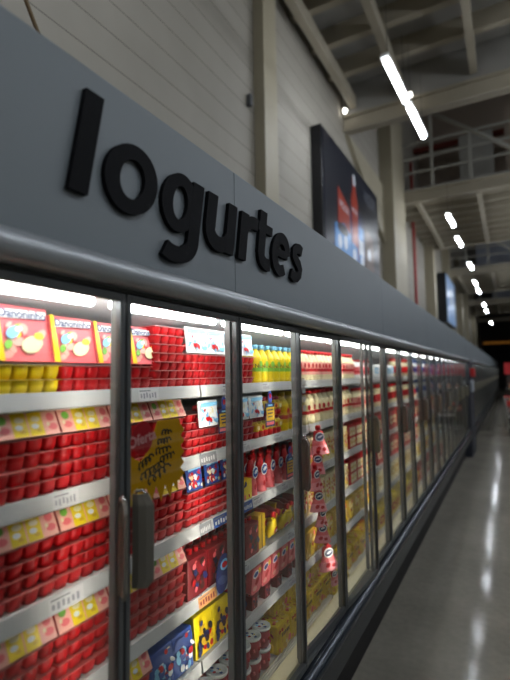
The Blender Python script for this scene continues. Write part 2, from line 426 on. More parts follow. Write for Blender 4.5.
def add_door(case, k, side, y0, ajar=0.):
    """door k of a case (local y), side = -1 hinge at low y / handle at high y, +1 the other way"""
    w = P-.006; z0, z1 = .535, 1.832; st = .0135
    sg = 1 if side < 0 else -1            # direction from hinge to handle
    hy = y0+k*P+.003 + (0 if side < 0 else w)
    def yy(a): return sg*a
    mb = MB()
    for (a0, a1, b0, b1) in ((0, st, z0, z1), (w-st, w, z0, z1), (st, w-st, z0, z0+.022), (st, w-st, z1-.018, z1)):
        mb.box(-.016, 0, yy(a0), yy(a1), b0, b1, FRAME, .0025)
    d = mb.build('door', case, (-.73, hy, 0))
    MB().box(-.012, -.005, yy(st-.004), yy(w-st+.004), z0+.018, z1-.014, GLASS).build('glass_pane', d)
    h = handle_mesh(-sg).build('handle', d, (0, yy(w-.018), 1.203))
    hk = MB().tube([(.002, -sg*.002, .18), (.01, -sg*.002, .2), (.022, -sg*.008, .203), (.03, -sg*.016, .19)], .003, CHROME).build('hook', None)
    hk.parent = d; hk.location = (0, yy(w-.018), 1.203)
    d.rotation_euler = (0, 0, -sg*ajar)
    return d
def make_case(n=4, far=False):
    L = n*P-.001; c = empty('fridge_case')
    MB().box(-1.50, -1.44, 0, L, .3, 1.86, WHITEIN).build('back_panel', c)
    MB().box(-1.44, -.80, 0, L, .36, .44, WHITEIN).build('tank', c)
    MB().box(-1.50, -.775, 0, L, 1.862, 2.02, WHITEIN).build('top_panel', c)
    MB().prof_y([(-.80, 1.86), (-.80, 1.85), (-1.44, 1.70), (-1.44, 1.86)], 0, L, WHITEIN).build('canopy', c)
    MB().box(-.772, -.742, .0004, L-.0004, 1.86, 2.297, FASCIA, .003).build('fascia_panel', c)
    # rounded nose rail under the fascia
    sec = [(-.742, 1.902), (-.722, 1.902), (-.702, 1.896), (-.690, 1.882), (-.688, 1.866), (-.697, 1.85), (-.715, 1.843), (-.742, 1.843)]
    MB().prof_y(sec, 0, L, RAILM, True).build('nose_rail', c)
    MB().box(-.775, -.735, 0, L, 1.836, 1.86, FRAME).box(-.775, -.7475, 0, L, 1.822, 1.836, FRAME).build('door_header', c)
    MB().box(-.80, -.735, 0, L, .44, .532, FRAME).build('door_sill', c)
    MB().prof_y([(-.805, .532), (-.768, .532), (-.768, .548), (-.805, .56)], 0, L, CREAM).build('sill_lining', c)
    sec = [(-.735, .53), (-.716, .528), (-.697, .516), (-.69, .498), (-.692, .48), (-.703, .466), (-.735, .462)]
    MB().prof_y(sec, 0, L, BUMP, True).build('bumper', c)
    MB().prof_y([(-.735, .462), (-.706, .462), (-.715, .345), (-.735, .33), (-.80, .33), (-.80, .44)], .002, L-.002, BASE).build('base_panel', c)
    MB().box(-1.45, -.835, 0, L, 0, .335, KICK).build('kick_plate', c)
    for k in range(n+1):
        y = min(max(k*P, .014), L-.014)
        MB().box(-.762, -.752, y-.0065, y+.0065, .545, 1.835, POST).box(-.770, -.762, y-.0065, y-.005, .545, 1.835, POST).box(-.770, -.762, y+.005, y+.0065, .545, 1.835, POST).build('post', c)
        MB().box(-.7632, -.762, y-.0045, y+.0045, .72, 1.80, FILLV).build('added_fill_strip', c)  # added light strip tucked into the post to brighten the lower shelves
    for k in range(n):
        MB().tube([(-.805, k*P+.03, 1.818), (-.805, k*P+P-.03, 1.818)], .011, LED, 8).build('led_light', c)
    mb = MB()
    mb.box(-.90, -.83, 0, L, .485, .492, CREAM).box(-.83, -.805, 0, L, .44, .54, CREAM)
    for x in [-.89+.011*j for j in range(6)]: mb.box(x, x+.004, 0, L, .492, .499, SHELF)
    mb.build('air_grille', c)
    MB().box(-1.44, -.90, 0, L, .47, .498, SHELF).build('deck', c)
    for i, z in enumerate(SH):
        s = MB().box(-1.40, XS-.006, .004, L-.004, z-.022, z-.004, SHELF).build('shelf', c)
        MB().prof_y([(XS-.006, z), (XS-.001, z), (XS+.004, z-.036), (XS-.001, z-.04), (XS-.006, z-.04)], .004, L-.004, PRICER).build('price_rail', s)
    return c
# the module whose parts near copies share
CASES = []
proto = make_case()
def door_sides(k): return -1 if k % 2 == 0 else 1
first = proto
for k in range(4):
    # doors k=0,2 have their hinge at low y, k=1,3 at high y
    add_door(first, k, door_sides(k), 0)
names = ['nearest', 'second', 'third', 'fourth', 'fifth']
ys = [YM-4*P, YM, YM+4*P, YM+8*P, YM+12*P]
for i, y in enumerate(ys):
    c = first if i == 0 else copy_tree(first)
    CASES.append(c)
for i, (c, y) in enumerate(zip(CASES, ys)):
    c.location = (0, y, 0)
    tag(c, f'{names[i]} glass-door fridge case of the first row, four doors wide', 'fridge', 'fridge cases of the first row')
half = make_case(2); add_door(half, 0, -1, 0); add_door(half, 1, 1, 0); half.location = (0, YM+16*P, 0)
tag(half, 'last glass-door fridge case of the first row, beside the dark end column', 'fridge', 'fridge cases of the first row')
YEND = YM+18*P
# door 5 stands slightly ajar (hinge at y = YM+2P)
for ch in CASES[1].children:
    if ch.name.startswith('door.') or ch.name == 'door':
        if abs(ch.location.y-(2*P+.003)) < .01: ch.rotation_euler = (0, 0, -.07)
# end column between the two rows
ec = MB().box(-1.5, -.70, YEND+.01, YEND+1.0, 0, 1.86, mat('end_column_navy', (44, 48, 60), .5), .01).build('end_column')
tag(ec, 'dark blue-grey end column between the two rows of fridges', 'column')
MB().box(-1.5, -.742, YEND+.01, YEND+1.0, 1.862, 2.297, FASCIA).build('fascia_panel', ec)
o = MB().box(-.702, -.62, YEND+.2, YEND+.5, 1.55, 1.72, mat('alarm_red', (190, 30, 28), .4), .01).build('alarm_box'); tag(o, 'small red box on the dark end column', 'alarm box')
o = MB().box(-.702, -.65, YEND+.1, YEND+.42, 1.25, 1.48, mat('box_pale', (176, 184, 194), .4), .02).build('control_box'); tag(o, 'pale box on the end column below the red one', 'box')
y = YEND+1.01
far = []
for i in range(13):
    c = copy_tree(first); c.location = (0, y, 0)
    tag(c, f'{ORD[i+1]} glass-door fridge case of the far row beyond the dark column', 'fridge', 'fridge cases of the far row'); y += 4*P
    far.append(c)

# ------------------------------------------------------------------ the sign on the fascia
sg = empty('aisle_sign', (-.7415, .595, 2.017)); tag(sg, 'black slanted letters spelling Iogurtes on the grey fascia', 'sign')
SHR = .183; T = .012; W = .049; XH = .161; CAP = .224
def arc(cy, cz, ry, rz, a0, a1, n=18):
    return [(cy+ry*math.cos(math.radians(a0+(a1-a0)*k/n)), cz+rz*math.sin(math.radians(a0+(a1-a0)*k/n))) for k in range(n+1)]
def ring_outline(mb, cy, cz, ry, rz, w, wv=None):
    n = 32; wv = wv or w
    o = arc(cy, cz, ry, rz, 0, 360, n)[:-1]; i = arc(cy, cz, ry-w, rz-wv*.82, 0, 360, n)[:-1]
    vs = [(0, *p) for p in o]+[(0, *p) for p in i]+[(T, *p) for p in o]+[(T, *p) for p in i]
    fs = []
    for k in range(n):
        l = (k+1) % n
        fs += [(k, l, n+l, n+k), (2*n+k, 3*n+k, 3*n+l, 2*n+l), (k, 2*n+k, 2*n+l, l), (n+k, n+l, 3*n+l, 3*n+k)]
    mb.add(vs, fs, BLACK)
def letter(ch):
    mb = MB()
    cnt = [0]
    def st(p, w=W):
        cnt[0] += 1; mb.stroke(p, w, .0001*cnt[0], T+.0002*cnt[0], BLACK)
    if ch == 'I': st([(.024, 0), (.024, CAP)], .048)
    if ch == 'o': ring_outline(mb, .161, .0805, .083, .084, W*.9)
    if ch == 'g':
        ring_outline(mb, .335, .083, .072, .081, W*.86)
        st([(.405, XH), (.405, -.0)]); st([(.405, .01)]+arc(.338, -.012, .067, .045, 0, -128, 14), [W]*8+[W*.9]*8)
    if ch == 'u':
        st([(.477, XH), (.477, .06)]); st([(.477, .064)]+arc(.529, .058, .052, .041, 180, 350, 12), W*.95); st([(.586, XH), (.586, .0)])
    if ch == 'r':
        st([(.664, XH), (.664, 0)]); st([(.664, .06)]+arc(.728, .085, .064, .057, 172, 88, 10)+[(.752, .141)], [W*.7]*2+[W*.9]*12)
    if ch == 't':
        st([(.788, .206), (.788, .05)]); st([(.788, .06)]+arc(.835, .052, .047, .034, 180, 275, 8)+[(.858, .02)], W*.9); st([(.755, .146), (.86, .146)], .032)
    if ch == 'e':
        st([(.896, .086), (1.0, .086)], .03); st(arc(.945, .081, .055, .064, 5, 305, 26), [W*.92]*20+[W*.85]*7)
    if ch == 's':
        st([(1.136, .136), (1.11, .144), (1.083, .14), (1.063, .125), (1.064, .106), (1.085, .09), (1.112, .076), (1.126, .058), (1.122, .036), (1.1, .021), (1.07, .019), (1.042, .029)], W*.86)
    mb.v = [(x, y+SHR*z, z) for x, y, z in mb.v]
    return mb
for ch in 'Iogurtes':
    letter(ch).build('letter', sg)

# ------------------------------------------------------------------ products
def door_of(y):                       # the door it shows through
    k = int(math.floor((y*.83-(YM-2*P))/P))+1
    return f'{ORD[max(k, 1)]} door'
def fruit_art(mb, w, h, rnd, bgs, n=9, x=0., z0=0.):
    for _ in range(n):
        a, b = rnd.uniform(.05, .15)*w, rnd.uniform(.05, .14)*h
        mb.ell(x+.0004+.0003*_, rnd.uniform(-w/2+a, w/2-a), z0+rnd.uniform(b, h-b), a, b, rnd.choice(bgs), 10, rnd.uniform(0, 3), th=.0003)
# cup packs: tray of four by two tapered cups with a thin lid
def cup_pack(m, w=.15, d=.112, h=.0306, lidm=None, nx=2):
    mb = MB(); cw = w/4; dd = d/nx
    for i in range(4):
        for j in range(nx):
            cy = -w/2+cw*(i+.5); cx = -dd*(j+.5)
            top, bot = .93, .74
            n = 8; vs = []
            for (k, z) in ((bot, 0), (.88, h*.45), (top, h-.003)):
                a, b = dd/2*k, cw/2*k; c = min(a, b)*.32
                for (px, py) in ((a, b-c), (a-c, b), (-a+c, b), (-a, b-c), (-a, -b+c), (-a+c, -b), (a-c, -b), (a, -b+c)): vs.append((cx+px, cy+py, z))
            fs = [(r*n+q, r*n+(q+1) % n, (r+1)*n+(q+1) % n, (r+1)*n+q) for r in range(2) for q in range(n)]+[tuple(range(n-1, -1, -1))]
            mb.add(vs, fs, m, True)
    o = mb.build('yogurt_pack')
    MB().box(-d, .002, -w/2+.001, w/2-.001, h-.0022, h-.0004, lidm or FLANGE).build('lid', o)
    return o
PA = Kind(cup_pack(RED), 'yogurt pack'); PY = Kind(cup_pack(YEL, lidm=mat('flange_yellow', (190, 160, 20), .4)), 'yogurt pack')
PB = Kind(cup_pack(RED, .145, .112, .0255, mat('flange_white', (200, 120, 118), .4)), 'yogurt pack')
# tilted top packs with printed lids
def tilted():
    mb = MB(); w = .15
    mb.box(-.052, 0, -w/2, w/2, 0, .016, RED, .003)
    o = mb.build('yogurt_pack')
    lid = MB(); lid.box(-.056, .004, -w/2+.001, w/2-.001, .016, .0175, PINKL)
    cs = [PINKL, YEL, YEL, PINKL]
    for i in range(4):
        y = -w/2+w/4*(i+.5); c = cs[i]
        lid.add([(-.055, y-.017, .018), (.003, y-.017, .018), (.003, y+.017, .018), (-.055, y+.017, .018)], [(0, 1, 2, 3)], c)
        def sp(x, yy, rx, ry, mt): lid.add([(x+rx*math.cos(2*PI*k/10), yy+ry*math.sin(2*PI*k/10), .0183+.0001*len(lid.f) % .001) for k in range(10)], [tuple(range(10))], mt)
        if c is YEL:
            sp(-.034, y+.001, .007, .011, CREAM); sp(-.018, y-.003, .006, .009, WHITE); sp(-.008, y+.004, .004, .007, YELD)
        else:
            sp(-.036, y, .010, .010, GREEN if i == 0 else PINK); sp(-.014, y+.002, .008, .012, PINK); sp(-.02, y-.008, .005, .004, CREAM)
    lid.build('lid', o)
    return o
PT = Kind(tilted(), 'yogurt pack')
# packs stood upright, lid to the front
def upright(title, bg, blobs, banner, tcol, w=.125, h=.112, seed=1, stripe=True, nb=16):
    rnd = random.Random(seed)
    mb = MB()
    for i in range(4):
        for j in range(2):
            y = -w/2+w/4*(i+.5); z = h/2*(j+.5)
            mb.lathe([(.9*w/8, -.004), (.7*w/8, -.028)], RED, n=8)
            k = 2*8; pts = mb.v[-k:]; mb.v[-k:] = [(p[2], y+p[0], z+p[1]) for p in pts]
    o = mb.build('yogurt_pack')
    f = MB().box(-.004, 0, -w/2, w/2, 0, h, bg, .001)
    fruit_art(f, w*.96, h*.68, rnd, blobs, nb, 0, .004)
    if stripe: f.ell(.0058, w*.12, h*.3, w*.2, h*.15, CREAM, 14, .4); f.ell(.0064, w*.26, h*.46, w*.09, h*.07, YEL, 12)
    if stripe: f.ell(.006, -w*.2, h*.5, w*.13, h*.10, BLUEL, 12, .6); f.ell(.0066, -w*.1, h*.56, w*.07, h*.05, WHITE, 8, .3); f.ell(.0066, -w*.3, h*.28, w*.08, h*.07, GREEN, 8, .9)
    f.prism([(-w*.42, h*.74), (w*.42, h*.78), (w*.44, h*.92), (-w*.4, h*.9)], .0055, .0065, banner)
    if title: f.text(title, .025, tcol, 0, h*.83, .0066, wide=.95, bold=.0006)
    if stripe: f.prism([(-w/2, 0), (-w/2+.016, 0), (-w/2+.010, h), (-w/2, h)], .0055, .0062, YEL)
    f.build('lid', o)
    return o
UA = Kind(upright('Danoninho', PINK, [PINK, PINKL, RED, YEL, PINKL, GREEN, CREAM], WHITE, BLUED), 'yogurt pack')
UB = Kind(upright('', WHITE, [BLUEL, BLUEL, WHITE, RED, WHITE, CREAM, BLUEL], BLUEL, RED, .11, .085, 5, False, 26), 'yogurt pack')
UC = Kind(upright('', BLUE, [RED, WHITE, BLUEL, BLUE, CREAM, RED], BLUEL, RED, .095, .095, 9, False, 26), 'yogurt pack')

def stacks(kind, y0, ncol, w, h, layers, z, si, desc, group, x=XS-.010, first=1):
    for c in range(ncol):
        y = y0+w*(c+.5)
        for l in range(layers):
            lay = 'bottom' if l == 0 else ('topmost' if l == layers-1 else ORD[l+1])
            kind.put(x-random.uniform(0, .006), y+random.uniform(-.002, .002), z+l*h+.0004, f'{desc}, {lay} layer of the {ORD[c+first]} stack, {SHN[si]} shelf', group, rz=random.uniform(-.015, .015))
wA, hA, wB, hB = .153, .031, .148, .0259
G_A = 'red cup packs in the big stacks'; 
yA0 = .2565
# top shelf
z = SH[0]-.003
for c, yy in enumerate((.334, .487)):
    for l in range(2): PA.put(XS-.011, yy, z+l*hA+.0004, f'red cup pack, {["lower","upper"][l]} layer, {ORD[c+1]} stack of the top shelf', 'low packs of the top shelf')
for l in range(2): PY.put(XS-.011, .640, z+l*hA+.0004, f'bright yellow cup pack, {["lower","upper"][l]} of two, on the top shelf', 'yellow cup packs')
for c, yy in enumerate((.793, .946)):
    for l in range(2): PA.put(XS-.011, yy, z+l*hA+.0004, f'red cup pack, {["lower","upper"][l]} layer, {["beside the yellow packs","under the last pink upright pack"][c]}, top shelf', 'low packs of the top shelf')
for c, yy in enumerate((.49, .634, .765, .888, 1.012)):
    UA.put(XS-.022, yy, z+2*hA+.0008, f'pink fruit-printed yogurt pack standing upright on the top shelf, {ORD[c+1]} of five', 'pink upright packs', tilt=-.2, rz=[.0, .05, .0, .06, .0][c], sc=[1.1, 1.1, 1.0, .97, .97][c])
stacks(PB, 1.03, 1, wB, hB, 7, z, 0, 'red cup pack, tall narrow column', 'tall red column on the top shelf')
stacks(PB, 1.185, 3, wB, hB, 4, z, 0, 'red cup pack under blue-white packs', 'red packs under the blue-white packs')
for c in range(4): UB.put(XS-.012, 1.24+.108*c, z+4*hB+.0008, f'light blue and white pack standing on red packs, {ORD[c+1]} of four, top shelf', 'blue-white upright packs', tilt=-.12)
# second shelf
z = SH[1]-.003
stacks(PA, yA0, 6, wA, hA, 4, z, 1, 'red cup pack', G_A)
for c in range(6): PT.put(XS-.024, yA0+wA*(c+.5), z+4*hA+.001, f'pink and yellow printed pack tilted on the {ORD[c+1]} red stack, second shelf', 'tilted printed packs', tilt=1.12)
stacks(PB, yA0+6*wA+.006, 3, wB, hB, 5, z, 1, 'slim red cup pack', 'slim red packs of the second shelf')
for c, dy in enumerate((.1, .31, .43)): UB.put(XS+.006, yA0+6*wA+.006+dy, z+3.2*hB, f'blue and white pack leaning on red packs, {ORD[c+1]} along the second shelf', 'blue-white packs of the second shelf', tilt=-.1, sc=1.0)
# third shelf
z = SH[2]-.003
stacks(PA, yA0, 6, wA, hA, 4, z, 2, 'red cup pack', G_A)
for c in range(6): PT.put(XS-.024, yA0+wA*(c+.5), z+4*hA+.001, f'pink and yellow printed pack tilted on the {ORD[c+1]} red stack, third shelf', 'tilted printed packs', tilt=1.12)
stacks(PB, yA0+6*wA+.006, 2, wB, hB, 4, z, 2, 'slim red cup pack', 'slim red packs of the third shelf')
for c in range(3): UC.put(XS-.011, yA0+6*wA+.05+.1*c, z+4*hB+.001, f'blue and red picture pack standing on red packs, {ORD[c+1]} of three, third shelf', 'blue picture packs of the third shelf', tilt=-.12, sc=.88)
# fourth shelf
z = SH[3]-.003
stacks(PA, yA0, 6, wA, hA, 4, z, 3, 'red cup pack', G_A)
for c in range(6): PT.put(XS-.024, yA0+wA*(c+.5), z+4*hA+.001, f'pink and yellow printed pack tilted on the {ORD[c+1]} red stack, fourth shelf', 'tilted printed packs', tilt=1.12)
# fifth shelf
z = SH[4]-.003
stacks(PA, yA0+.153, 4, wA, hA, 3, z, 4, 'red cup pack', G_A)
for c in range(4): PT.put(XS-.024, yA0+.153+wA*(c+.5), z+3*hA+.001, f'pink and yellow printed pack tilted on the {ORD[c+1]} red stack, fifth shelf', 'tilted printed packs', tilt=1.12)

# bottles
def bottle(body, cap, label, r=.026, h=.165, neck=.38, txt=None, tcol=None, labm2=None, rl=(.2, .62)):
    prof = [(r*.86, 0), (r, .006), (r, h*.18), (r*.93, h*.24), (r, h*.3), (r, h*.62), (r*.9, h*.7), (r*.55, h*.82), (r*neck, h*.86), (r*neck, h*.9)]
    o = MB().lathe(prof, body, n=14).build('yogurt_bottle')
    rc = r*neck*1.25
    MB().lathe([(rc, h*.885), (rc*1.02, h*.96), (rc*.9, h)], cap, n=12).build('cap', o)
    lb = MB().lathe([(r*1.015, h*rl[0]), (r*1.02, h*rl[1])], label, n=14, cap=False)
    if labm2:
        lb.lathe([(r*1.03, h*(rl[0]+.1)), (r*1.03, h*(rl[0]+.2))], labm2, n=14, cap=False)
        lb.ell(r*1.06, 0, h*(rl[1]-.12), r*.5, h*.08, labm2, 10)
    if txt:
        k = len(lb.v); lb.text(txt, r*.85, tcol, 0, h*.44, r*1.0, bold=.0004)
        lb.v[k:] = [(math.cos(y/r)*r*1.04, math.sin(y/r)*r*1.04, zz) for x, y, zz in lb.v[k:]]
    lb.build('label', o)
    return o
BY = Kind(bottle(YEL, BLUEL, YEL, .027, .158, .4, 'Ninho', INK, GREEN), 'yogurt bottle')
BYB = Kind(bottle(YEL, YEL, YELD, .034, .175, .42, None, None, RED), 'yogurt bottle')
BR = Kind(bottle(CREAM, RED, PINKL, .024, .155, .46, None, None, RED), 'yogurt bottle')
BR2 = Kind(bottle(CREAM, RED, CREAM, .031, .17, .36, None, None, RED), 'yogurt bottle')
BP = Kind(bottle(WHITE, RED, PINK, .022, .125, .5, None, None, RED), 'yogurt bottle')
BD = Kind(bottle(REDD, RED, REDD, .02, .14, .55, None, None, BROWN), 'yogurt bottle')
def row(kind, y0, y1, n, z, x, desc, group, rows=1, dx=.06, order=None):
    for r in range(rows):
        for i in range(n):
            t = (i+.5)/n
            where = ['front row', 'second row', 'third row'][r]
            kind.put(x-r*dx, y0+(y1-y0)*t+random.uniform(-.002, .002), z, f'{desc}, {where}, {ORD[i+1]} along', group, rz=random.uniform(-.2, .2))
Z = [s-.0035 for s in SH]+[DECK]
row(BY, 1.64, 2.04, 7, Z[0], XS-.034, 'yellow bottle with pale blue cap, top shelf', 'yellow bottles of the top shelf', 2, .058)
row(BYB, 1.885, 2.125, 3, Z[1], XS-.042, 'large yellow bottle on the second shelf', 'large yellow bottles', 2, .075)
row(BR, 2.06, 2.98, 18, Z[0], XS-.03, 'cream bottle with red cap, top shelf', 'cream bottles of the top shelf', 2, .055)
row(BR2, 2.14, 2.92, 11, Z[1], XS-.037, 'cream bottle with red label, second shelf', 'cream bottles of the second shelf', 2, .066)
row(BP, 3.0, 3.4, 8, Z[0], XS-.03, 'small pink and white bottle, top shelf', 'small bottles of the top shelf', 2, .05)
row(BR, 2.96, 3.4, 8, Z[1], XS-.03, 'slim cream bottle, second shelf', 'slim bottles of the second shelf', 1)
# shrink-wrapped six packs, yellow over red, second shelf third door
def six():
    mb = MB()
    for i in range(3):
        for j in range(2):
            y, x = -.04+.04*i, -.02-.04*j
            mb.lathe([(.017, 0), (.0195, .004), (.0195, .026)], RED, (x, y, 0), 10)
            mb.lathe([(.0195, .026), (.0195, .052), (.015, .06), (.009, .066)], YEL, (x, y, 0), 10)
    o = mb.build('yogurt_six_pack')
    c = MB()
    for i in range(3):
        for j in range(2): c.lathe([(.011, .064), (.011, .076), (.009, .078)], RED, (-.02-.04*j, -.04+.04*i, 0), 10)
    c.build('caps', o)
    w = MB()
    w.add([(.0006, -.06, .03), (.0006, .06, .03), (.0006, .06, .055), (.0006, -.06, .055)], [(0, 1, 2, 3)], YELD)
    for i in range(3): w.ell(.0012, -.04+.04*i, .04, .010, .009, RED if i % 2 else CREAM, 10)
    w.build('wrap', o)
    return o
SIX = Kind(six(), 'yogurt pack')
for r in range(2):
    for i in range(2): SIX.put(XS-.011, 1.69+.124*i, Z[1]+r*.079, f'yellow and red six-pack of small bottles, {["lower","upper"][r]} layer, {["beside red packs","beside large bottles"][i]}', 'yellow six-packs')
# red pouches with a spout and a blue-white badge
def pouch(body, badge=True, w=.06, h=.15, capm=RED, seed=0, foot=PINK):
    mb = MB(); n = 10; prof = [(.0, .5, .028), (.03, .5, .026), (.5, .48, .018), (.8, .38, .010), (.9, .2, .008)]
    vs = []
    for (t, k, d) in prof:
        for q in range(n):
            a = 2*PI*q/n; vs.append((math.cos(a)*d, math.sin(a)*k*w, t*h))
    fs = [(r*n+q, r*n+(q+1) % n, (r+1)*n+(q+1) % n, (r+1)*n+q) for r in range(len(prof)-1) for q in range(n)]
    mb.add(vs, fs[:2*n], foot, True); mb.add(vs, fs[2*n:]+[tuple(range((len(prof)-1)*n, len(prof)*n))], body, True)
    mb.add(vs, [tuple(range(n-1, -1, -1))], foot)
    o = mb.build('yogurt_pouch')
    MB().lathe([(.006, h*.88), (.006, h*.92), (.0105, h*.92), (.0105, h*1.0), (.008, h*1.01)], capm, n=10).build('cap', o)
    if badge:
        l = MB(); x = .0225
        l.ell(x, 0, h*.58, w*.42, h*.16, WHITE, 14); l.ell(x+.001, 0, h*.58, w*.35, h*.125, BLUE, 14); l.ell(x+.0018, .002, h*.59, w*.24, h*.045, WHITE, 10, .3)
        l.ell(.0262, -w*.15, h*.22, w*.16, h*.07, RED, 10); l.ell(.0262, w*.2, h*.28, w*.12, h*.06, RED, 10)
        l.build('badge', o)
    return o
PO = Kind(pouch(RED), 'yogurt pouch')
for i in range(6): PO.put(XS-.04, 1.63+.078*i, Z[2], f'red spouted pouch with blue-white badge, {ORD[i+1]} along the third shelf', 'red pouches of the third shelf', rz=random.uniform(-.15, .15))
for i in range(6): PO.put(XS-.105, 1.61+.078*i, Z[2], f'red spouted pouch in the second row, {ORD[i+1]} along the third shelf', 'red pouches of the third shelf', rz=random.uniform(-.15, .15))
# printed cartons and bags
def carton(bg, blobs, w, d, h, seed, title=None, tcol=None, banner=None, n=10, name='yogurt_carton', topm=None):
    rnd = random.Random(seed)
    o = MB().box(-d, 0, -w/2, w/2, 0, h, bg, .004).build(name)
    f = MB(); fruit_art(f, w*.92, h*.92, rnd, blobs, n, .0004, h*.04)
    if banner: f.prism([(-w*.44, h*.68), (w*.44, h*.68), (w*.44, h*.9), (-w*.44, h*.9)], .004, .005, banner)
    if title: f.text(title, w*.2, tcol, 0, h*.78, .0052)
    f.build('print', o)
    if topm:
        t = MB(); 
        for i in range(3): t.lathe([(.009, h-.002), (.010, h+.014), (.008, h+.016)], topm, (-d/2, -w/3+w/3*i, 0), 10)
        t.build('caps', o)
    return o
CB = Kind(carton(BLUE, [BLUEL, WHITE, RED, BROWN, BLUE, CREAM], .095, .06, .115, 3, banner=BLUE, n=26), 'yogurt carton')
CY = Kind(carton(YEL, [BROWN, BLUED, YELD, YEL, RED, INK], .1, .06, .125, 4, n=26), 'yogurt carton')
CRD = Kind(carton(REDD, [BROWN, REDD, RED, BLUED, PINK], .105, .07, .12, 6, n=22, topm=RED, name='bottle_pack'), 'yogurt pack')
CYS = Kind(carton(YEL, [BLUED, RED, YELD, PINK], .095, .04, .075, 8, n=5), 'yogurt carton')
for i, (y, k, d) in enumerate(((1.07, CB, 'blue'), (1.165, CB, 'blue'), (1.275, CY, 'yellow'), (1.375, CY, 'yellow'))):
    k.put(XS-.012, y, Z[4], f'{d} printed carton with dark figures, {ORD[i+1]} along the fifth shelf', 'printed cartons of the fifth shelf', tilt=-.08)
CRD.put(XS-.012, 1.485, Z[4], 'dark red bottle pack beside yellow cartons on the fifth shelf', 'dark red packs')
for i in range(3): CRD.put(XS-.012, 1.235+.112*i, Z[3], f'dark red shrink-wrapped bottle pack, {ORD[i+1]} of three on the fourth shelf', 'dark red packs')
row(BD, 1.19, 1.56, 8, Z[3], XS-.1, 'dark red bottle with red cap, fourth shelf behind packs', 'dark red bottles', 1)
CYS.put(XS-.012, 1.545, Z[2], 'small yellow and red printed carton before red pouches, third shelf', None)
CRD.put(XS-.012, 1.59, Z[3], 'dark red bottle pack beside yellow bags on the fourth shelf', None)
# yellow bags and red bottles thrown on the fourth shelf
def bag(m, blob, w=.085, h=.105):
    bm = bmesh.new(); bmesh.ops.create_icosphere(bm, subdivisions=3, radius=1)
    rnd = random.Random(3)
    for v in bm.verts:
        t = abs(v.co.z); pin = 1-.0*t
        v.co = Vector((v.co.x*.024*(1-.35*t**3), v.co.y*w/2*(1+.12*t**4), v.co.z*h/2))
        v.co += v.co.normalized()*.004*math.sin(v.co.y*220+v.co.z*160)
    bm.verts.index_update()
    mb = MB().add([(v.co.x-.02, v.co.y, v.co.z+h/2) for v in bm.verts], [[v.index for v in f.verts] for f in bm.faces], m, True); bm.free()
    o = mb.build('yogurt_bag')
    MB().box(-.024, -.016, -w*.46, w*.46, h-.004, h+.012, m).build('sealed_edge', o)
    f = MB(); f.ell(.0055, .0, h*.5, w*.24, h*.15, blob, 12, .4); f.ell(.0062, .012, h*.42, w*.12, h*.08, WHITE, 10); f.build('print', o)
    return o
BG = Kind(bag(YEL, RED), 'yogurt bag')
for i, (y, dz, t, rx, rz) in enumerate(((1.76, .0, .3, .1, .1), (1.835, .003, .5, -.25, -.1), (1.925, .0, .3, .3, .1), (2.0, .0, .5, -.2, .1))):
    BG.put(XS-.012, y, Z[3]+dz+.014, f'yellow bag lying tilted on the fourth shelf, {ORD[i+1]} of four', 'yellow bags', tilt=t, roll=rx, rz=rz, sc=.8)
mb = MB().box(-.05, 0, -.03, .03, 0, .13, YELD, .004); mb.box(-.0005, .0008, -.003, .003, .0, .13, BROWN)
o = mb.build('yellow_sleeve'); SL = Kind(o, 'carton')
SL.put(XS-.02, 1.682, Z[3], 'tall plain yellow sleeve carton by the dark red pack, fourth shelf', None)
SL.put(XS-.046, 1.88, Z[3], 'tall plain yellow sleeve carton between yellow bags, fourth shelf', None, rz=.1)
for i in range(5): BD.put(XS-.175, 1.68+.07*i, Z[3], f'red bottle standing behind the yellow bags, {ORD[i+1]} of five', 'red bottles behind the yellow bags')
for i in range(4): BG.put(XS-.085, 1.755+.085*i, Z[3]+.005, f'yellow bag standing in the second row, {ORD[i+1]} of four, fourth shelf', 'yellow bags', sc=.8, rz=.1*(-1)**i)
for i in range(5): BD.put(XS-.135, 1.74+.067*i, Z[3]+.113, f'red bottle lying on the yellow bags, {ORD[i+1]} of five', 'lying red bottles', tilt=PI/2, rz=.1*(-1)**i)
# pink blister packs hanging over the fifth-shelf goods
def blister():
    mb = MB(); pts = arc(-.024, .018, .014, .014, 180, 270, 4)+arc(.024, .018, .014, .014, 270, 360, 4)+[(.036, .09), (.03, .1), (-.03, .1), (-.036, .09)]
    mb.prism(pts, -.024, 0, PINK); o = mb.build('blister_pack')
    f = MB(); f.ell(.001, -.008, .076, .022, .014, WHITE, 12, .2); f.ell(.0016, -.008, .076, .016, .009, BLUE, 12, .2); f.ell(.001, .02, .082, .012, .010, YEL, 10)
    f.ell(.001, .004, .046, .016, .01, RED, 10, .6); f.ell(.001, -.012, .024, .016, .009, PINKL, 10); f.build('print', o)
    return o
BL = Kind(blister(), 'yogurt pack')
for i in range(6): BL.put(XS-.012, 1.61+.083*i, Z[4]+.052, f'pink rounded pack with blue-white badge, {ORD[i+1]} along the fifth shelf', 'pink rounded packs of the fifth shelf', tilt=.08)
for i in range(5): CRD.put(XS-.012, 1.60+.108*i, Z[4]-.0, f'dark red bottle pack under the pink rounded packs, {ORD[i+1]} along', 'dark red packs under pink ones', sc=.42)
for i in range(4): CRD.put(XS-.05, 1.61+.12*i, Z[4], f'dark red bottle pack behind the pink rounded packs, {ORD[i+1]} along', 'dark red packs behind pink ones')
